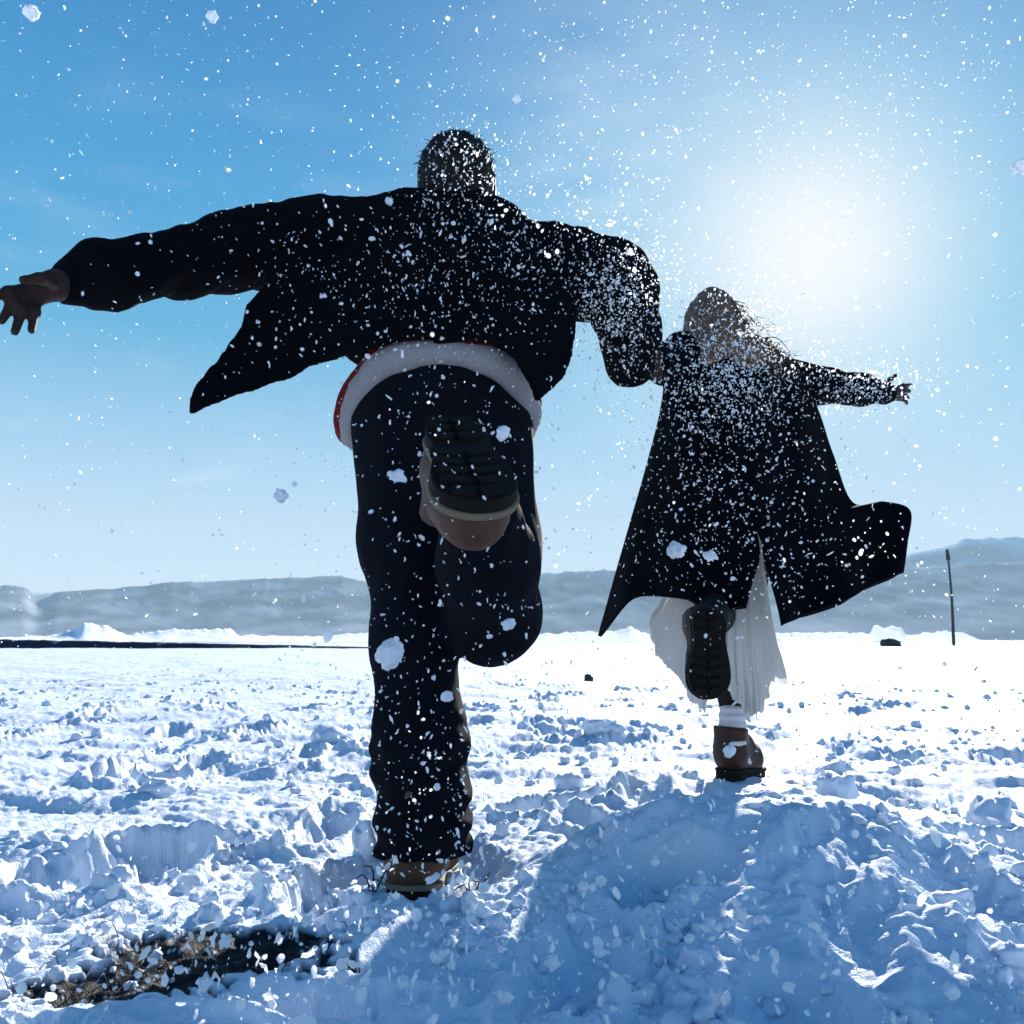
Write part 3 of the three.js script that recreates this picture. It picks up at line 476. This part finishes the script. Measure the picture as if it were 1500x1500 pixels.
    const rows = (P, s) => P.map((r, j) => r.map(([x, y], i) => { const v = j / (P.length - 1), u = i / (r.length - 1); return at(x, y, lerp(2.70, 2.42, Math.pow(v, .7)) + (s < 0 ? lerp(.1, .34, Math.min(1, v * 2)) : lerp(.1, .26, Math.min(1, v * 3)) * lerp(1, .6, v)) * Math.pow(u, 1.7)); }));
    const wave = k => (p, u, v) => { p.z += v * .03 * Math.sin(u * k + v * 1.5) * (1 - .3 * u) + .006 * noise(p.x * 16, p.y * 9, 3); };
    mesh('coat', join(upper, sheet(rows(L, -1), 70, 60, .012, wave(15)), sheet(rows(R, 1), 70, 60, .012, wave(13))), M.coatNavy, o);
  }
  pose(boot(o, { w: .105, L: .25, shaft: .12, leather: M.leatherDark, welt: M.rubber, label: 'dark brown boot landing on the heaped snow' }), at(1076, 1143, 2.67), V(.55, -.06, -.8), V(.02, 1, .05), 1);
  const k = boot(o, { w: .112, L: .225, shaft: .1, leather: M.leatherDark, welt: M.rubber, label: 'lifted boot with its dark sole turned back' });
  pose(k, at(1041, 930, 2.26), V(-.03, -1, .06), V(0, -.06, -1), 1);
}

// ------------------------------------------------------------------ loose snow
function lump(seed, detail, rough) {
  const g = mergeVertices(new THREE.IcosahedronGeometry(1, detail).deleteAttribute('normal').deleteAttribute('uv')), p = g.attributes.position;
  for (let i = 0; i < p.count; i++) { const x = p.getX(i), y = p.getY(i), z = p.getZ(i), s = 1 + rough * (noise(x * 1.7 + seed * 9.1, y * 1.7, z * 1.7) * 1.1 + .5 * noise(x * 4 + seed, y * 4, z * 4 + 3)); p.setXYZ(i, x * s, y * s, z * s); }
  g.computeVertexNormals(); return g;
}
const dummy = new THREE.Object3D();
function scatter(name, geometry, material, list, label, category) {
  const m = new THREE.InstancedMesh(geometry, material, list.length); m.name = numbered(name); m.castShadow = m.receiveShadow = true;
  list.forEach(([p, e, s], i) => { dummy.position.copy(p); dummy.rotation.set(...e); dummy.scale.set(...s); dummy.updateMatrix(); m.setMatrixAt(i, dummy.matrix); });
  m.userData.kind = 'stuff'; m.userData.label = label; m.userData.category = category; scene.add(m); return m;
}
// crumbs of broken crust on the ground
{
  const r = rng(77), lists = [[], [], []];
  for (let i = 0; i < 5200; i++) {
    const d = 1.1 + Math.pow(r(), 1.9) * 9, a = (r() - .5) * 1.5, x = Math.sin(a) * d, z = -Math.cos(a) * d;
    if (noise(x * 1.6, 3, z * 1.6) < -.12 + r() * .2) continue;
    if (d < 2.4 && soilAt(x, z) > .1 && r() < .85) continue;
    const s = (.003 + .015 * Math.pow(r(), 3.4)) * (d > 3 ? 1.3 : 1);
    lists[i % 3].push([V(x, ground(x, z) + s * .25, z), [r() * 6, r() * 6, r() * 6], [s * (.8 + r() * .6), s * (.6 + r() * .4), s * (.8 + r() * .6)]]);
  }
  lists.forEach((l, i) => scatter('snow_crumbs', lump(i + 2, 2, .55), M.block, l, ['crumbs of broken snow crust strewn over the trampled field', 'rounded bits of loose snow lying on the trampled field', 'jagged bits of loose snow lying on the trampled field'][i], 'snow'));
}
// flakes in the air: small crumpled plates
{
  const plate = seed => { const r = rng(seed), pos = [0, 0, .25], idx = []; const n = 9; for (let i = 0; i < n; i++) { const a = i / n * 6.283, q = .82 + r() * .3; pos.push(Math.cos(a) * q, Math.sin(a) * q, (r() - .5) * .6 - .2); } for (let i = 0; i < n; i++) idx.push(0, 1 + i, 1 + (i + 1) % n); const g = new THREE.BufferGeometry(); g.setAttribute('position', new THREE.Float32BufferAttribute(pos, 3)); g.setIndex(idx); g.computeVertexNormals(); return g; };
  const r = rng(91), lists = [[], [], [], []]; let n = 0;
  const put = (p, s) => { if (p.z > -.62 || p.y < ground(p.x, p.z) + .01) return; const e = r() < .12 ? 1.9 : 1; lists[n++ % 4].push([p, [r() * 6, r() * 6, r() * 6], [s * e, s * (.75 + r() * .4), s]]); };
  const size = (a, b) => lerp(a, b, Math.pow(r(), 3)) * .66;
  for (let i = 0; i < 5400; i++) { const z = -.75 - r() * 2.6; put(V((r() - .5) * 1.5 * -z - .05 + .1 * z, EYE + (r() * 1.3 - .42) * -z, z), size(.0016, .006) * (.5 - z * .28)); }
  const cloud = (c, sx, sy, sz, count, a, b) => { for (let i = 0; i < count; i++) put(c.clone().add(V(gauss(r) * sx, gauss(r) * sy, gauss(r) * sz)), size(a, b)); };
  cloud(at(900, 432, 1.78), .065, .07, .08, 950, .0022, .006);
  cloud(at(920, 470, 1.88), .05, .09, .08, 550, .0025, .0065);
  cloud(at(760, 360, 1.6), .14, .09, .1, 900, .002, .0055);
  cloud(at(600, 410, 1.45), .22, .10, .10, 700, .002, .0065);
  cloud(at(650, 780, 1.25), .10, .22, .08, 500, .002, .007);
  cloud(at(670, 250, 1.72), .055, .055, .06, 420, .0022, .006);
  cloud(at(1068, 530, 2.45), .12, .11, .09, 2300, .003, .008);
  cloud(at(1060, 640, 2.30), .17, .16, .10, 900, .003, .008);
  cloud(at(1250, 570, 2.75), .11, .035, .10, 800, .003, .008);
  cloud(at(1110, 800, 2.2), .20, .12, .12, 500, .003, .009);
  cloud(at(620, 1150, 1.5), .12, .14, .10, 420, .002, .008);
  cloud(at(900, 1400, 1.15), .42, .11, .14, 1300, .0025, .013);
  cloud(at(350, 1400, 1.15), .24, .08, .10, 600, .0025, .013);
  cloud(at(1000, 90, 2.2), .42, .20, .30, 900, .0018, .006);
  cloud(at(1250, 200, 2.4), .20, .20, .30, 400, .002, .008);
  lists.forEach((l, i) => scatter('snow_flakes', plate(i + 5), M.flake, l, ['glittering snow flakes kicked up into the air round the runners', 'drifting white snow specks in the air round the runners', 'crumpled snow specks flying in the air', 'tiny bright snow specks flying in the air'][i], 'snow'));
}
// clumps of snow flying through the air, each its own
{
  const shapes = [lump(11, 3, .5), lump(12, 3, .6), lump(13, 3, .45), lump(14, 3, .7)], r = rng(5);
  const list = [
    [570, 958, 1.35, 19, 'round grey-white snow clump flying before the knee of the jeans'], [990, 806, 2.0, 12, 'oval snow clump flying before the skirt of the long coat'], [1040, 814, 2.05, 8, 'small snow clump flying before the long coat beside its back vent'],
    [737, 634, 1.0, 10, 'white snow clump flying beside the kicked-up boot'], [582, 697, 1.1, 10, 'flat snow clump flying before the thigh of the jeans'], [411, 726, 1.2, 9, 'grey snow clump against the sky below the coat tail'], [1496, 243, 1.0, 12, 'white snow clump high in the sky past the sun'],
    [45, 18, 1.2, 11, 'ragged snow clump high in the blue sky above the outflung hand'], [311, 24, 1.3, 8, 'small curled snow clump high in the blue sky above the sleeve'], [745, 915, 1.3, 9, 'snow clump flying before the bent knee'], [655, 1020, 1.3, 8, 'snow clump flying beside the planted shin'],
    [1068, 1100, 2.2, 8, 'snow clump flying before the landing boot'], [570, 295, 1.7, 6, 'snow clump flying before the collar of the short coat'], [757, 145, 1.3, 6, 'tiny snow clump in the sky above the dark-haired head']];
  for (const [px, py, d, s, label] of list) { const k = s * d / FOCAL, m = mesh('snow_clump', shapes[Math.floor(r() * 4)], M.clump); m.position.copy(at(px, py, d)); m.rotation.set(r() * 6, r() * 6, r() * 6); m.scale.set(k * 1.1, k * .95, k); tag(m, label, 'snow clump', 'snow clumps thrown up by the runners'); }
  for (const [px, py, d, s] of [[880, 1290, 1.1, 9], [960, 1262, 1.1, 8], [855, 1297, 1.1, 9], [1085, 1340, 1.05, 13], [810, 1410, 1.0, 12], [1050, 1460, 1.0, 14], [1393, 1452, 1.05, 13], [877, 1395, 1.05, 9], [1205, 1370, 1.1, 8], [640, 1400, 1.0, 12], [300, 1440, .95, 13], [500, 1432, 1.0, 12], [330, 1380, 1.0, 10], [740, 1460, .95, 12], [590, 1440, .98, 10], [1010, 1375, 1.05, 9], [690, 1345, 1.1, 9], [450, 1350, 1.05, 9]]) {
    const k = s * .7 * d / FOCAL, m = mesh('snow_clump', shapes[Math.floor(r() * 4)], M.clump); m.position.copy(at(px, py, d)); m.rotation.set(r() * 6, r() * 6, r() * 6); m.scale.set(k * 1.2, k, k); tag(m, 'white snow lump spraying low over the shadowed ground', 'snow clump', 'snow lumps spraying low over the shaded snow');
  }
}
// blocks of crust standing on the snow
{
  const blockShape = seed => { const g = mergeVertices(new THREE.BoxGeometry(2, 2, 2, 8, 8, 8).deleteAttribute('normal').deleteAttribute('uv')), p = g.attributes.position; for (let i = 0; i < p.count; i++) { const v = V(p.getX(i), p.getY(i), p.getZ(i)), l = v.length(); v.multiplyScalar(lerp(1, 1.15 / l, .55)); const s = 1 + .4 * noise(v.x * 1.1 + seed * 5, v.y * 1.1, v.z * 1.1) + .16 * noise(v.x * 3.3, v.y * 3.3 + seed, v.z * 3.3); p.setXYZ(i, v.x * s, v.y * s, v.z * s); } g.computeVertexNormals(); return g; };
  const r = rng(8);
  for (const [px, py, d, w, h, label] of [
    [1228, 1232, 2.02, 34, 30, 'faceted block of ice-like crust beside the shadow of the long coat'], [488, 1045, 4.1, 34, 22, 'pale block of crust standing behind the planted leg'], [540, 1246, 1.95, 30, 34, 'rounded snow block wedged beside the planted boot'], [1220, 1108, 3.0, 28, 16, 'greenish white slab of crust beyond the landing boot'],
    [835, 1125, 2.9, 30, 18, 'rough heap of crust between the two runners'], [1450, 1200, 2.2, 40, 22, 'broad heap of crust at the rim of the footprints'], [880, 1035, 4.4, 32, 14, 'low ragged slab of crust in front of the open plain'], [240, 1145, 2.7, 40, 18, 'flat slab of crust under the outflung arm'], [1400, 1385, 1.45, 32, 22, 'bright lump on the sunlit rim of the shaded bank']]) {
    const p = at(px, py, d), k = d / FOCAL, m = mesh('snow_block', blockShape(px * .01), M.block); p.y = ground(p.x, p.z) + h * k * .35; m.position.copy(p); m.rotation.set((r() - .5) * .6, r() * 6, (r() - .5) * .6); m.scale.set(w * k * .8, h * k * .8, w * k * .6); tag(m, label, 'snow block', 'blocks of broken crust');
  }
}

// ------------------------------------------------------------------ small things out on the plain
{
  const b = at(1397, 946, 100); b.y = -.2; const t = at(1388, 806, 100);
  const pole = mesh('pole', join(strand([b, b.clone().lerp(t, .5).add(V(.12, 0, 0)), t], .19, .10, 8, 10), strand([t.clone().add(V(0, -1.1, 0)), t.clone().add(V(-.05, .1, 0))], .24, .16, 8, 3)), M.wood);
  tag(pole, 'thin dark leaning pole standing at the far edge of the plain', 'pole');
  const rock = mesh('rock', lump(21, 3, .4), M.rock); rock.position.copy(at(1303, 946, 80)); rock.position.y = .25; rock.scale.set(.85, .45, .6); tag(rock, 'low dark rock at the far edge of the snow near the pole', 'rock');
  const stone = mesh('stone', lump(22, 2, .4), M.rock); stone.position.copy(at(862, 990, 10)); stone.position.y = ground(stone.position.x, stone.position.z) + .03; stone.scale.set(.05, .06, .05); tag(stone, 'small dark stone lying on the snow between the two runners', 'stone');
  const twig = (px, py, d, label, seed, s) => { const p = at(px, py, d); p.y = ground(p.x, p.z) - .01; const r = rng(seed), list = []; for (let i = 0; i < 6; i++) { const e = V((r() - .5) * .2 * s, (.05 + r() * .1) * s, (r() - .5) * .1); list.push(strand([p, p.clone().addScaledVector(e, .6).add(V((r() - .5) * .03, .02, 0)), p.clone().add(e)], .007 * s, .003 * s, 5, 5)); } tag(mesh('twig', join(...list), M.wood), label, 'twig'); };
  twig(1318, 972, 15, 'bent dark twig poking out of the snow below the rock', 1, 1.1); twig(1428, 978, 14, 'stubby dark twig poking out of the snow below the pole', 2, 1.0);
  twig(690, 1285, 1.72, 'frayed dark stalk sticking out of the snow beside the planted boot', 6, .36); twig(545, 1310, 1.72, 'thin dark stalks splayed beside the heel of the planted boot', 9, .36);
}
// dry grass where the earth shows
{
  const r = rng(14), g = [];
  for (let i = 0; i < 60; i++) {
    const [cx, cz, rx, rz] = PATCH[r() < .6 ? 0 : r() < .8 ? 1 : 2], x = cx + gauss(r) * rx * .6, z = cz + gauss(r) * rz * .6, p = V(x, ground(x, z) - .004, z), a = r() * 6.28, l = .012 + r() * .03;
    g.push(strand([p, p.clone().add(V(Math.cos(a) * l * .4, l * .7, Math.sin(a) * l * .4)), p.clone().add(V(Math.cos(a) * l * 1.1, l * .8, Math.sin(a) * l))], .0011, .0004, 3, 4));
  }
  const m = mesh('grass', join(...g), M.straw); m.userData.kind = 'stuff'; m.userData.label = 'dry grass stalks in the bare earth showing through the snow'; m.userData.category = 'grass';
}
renderer.render(scene, camera);
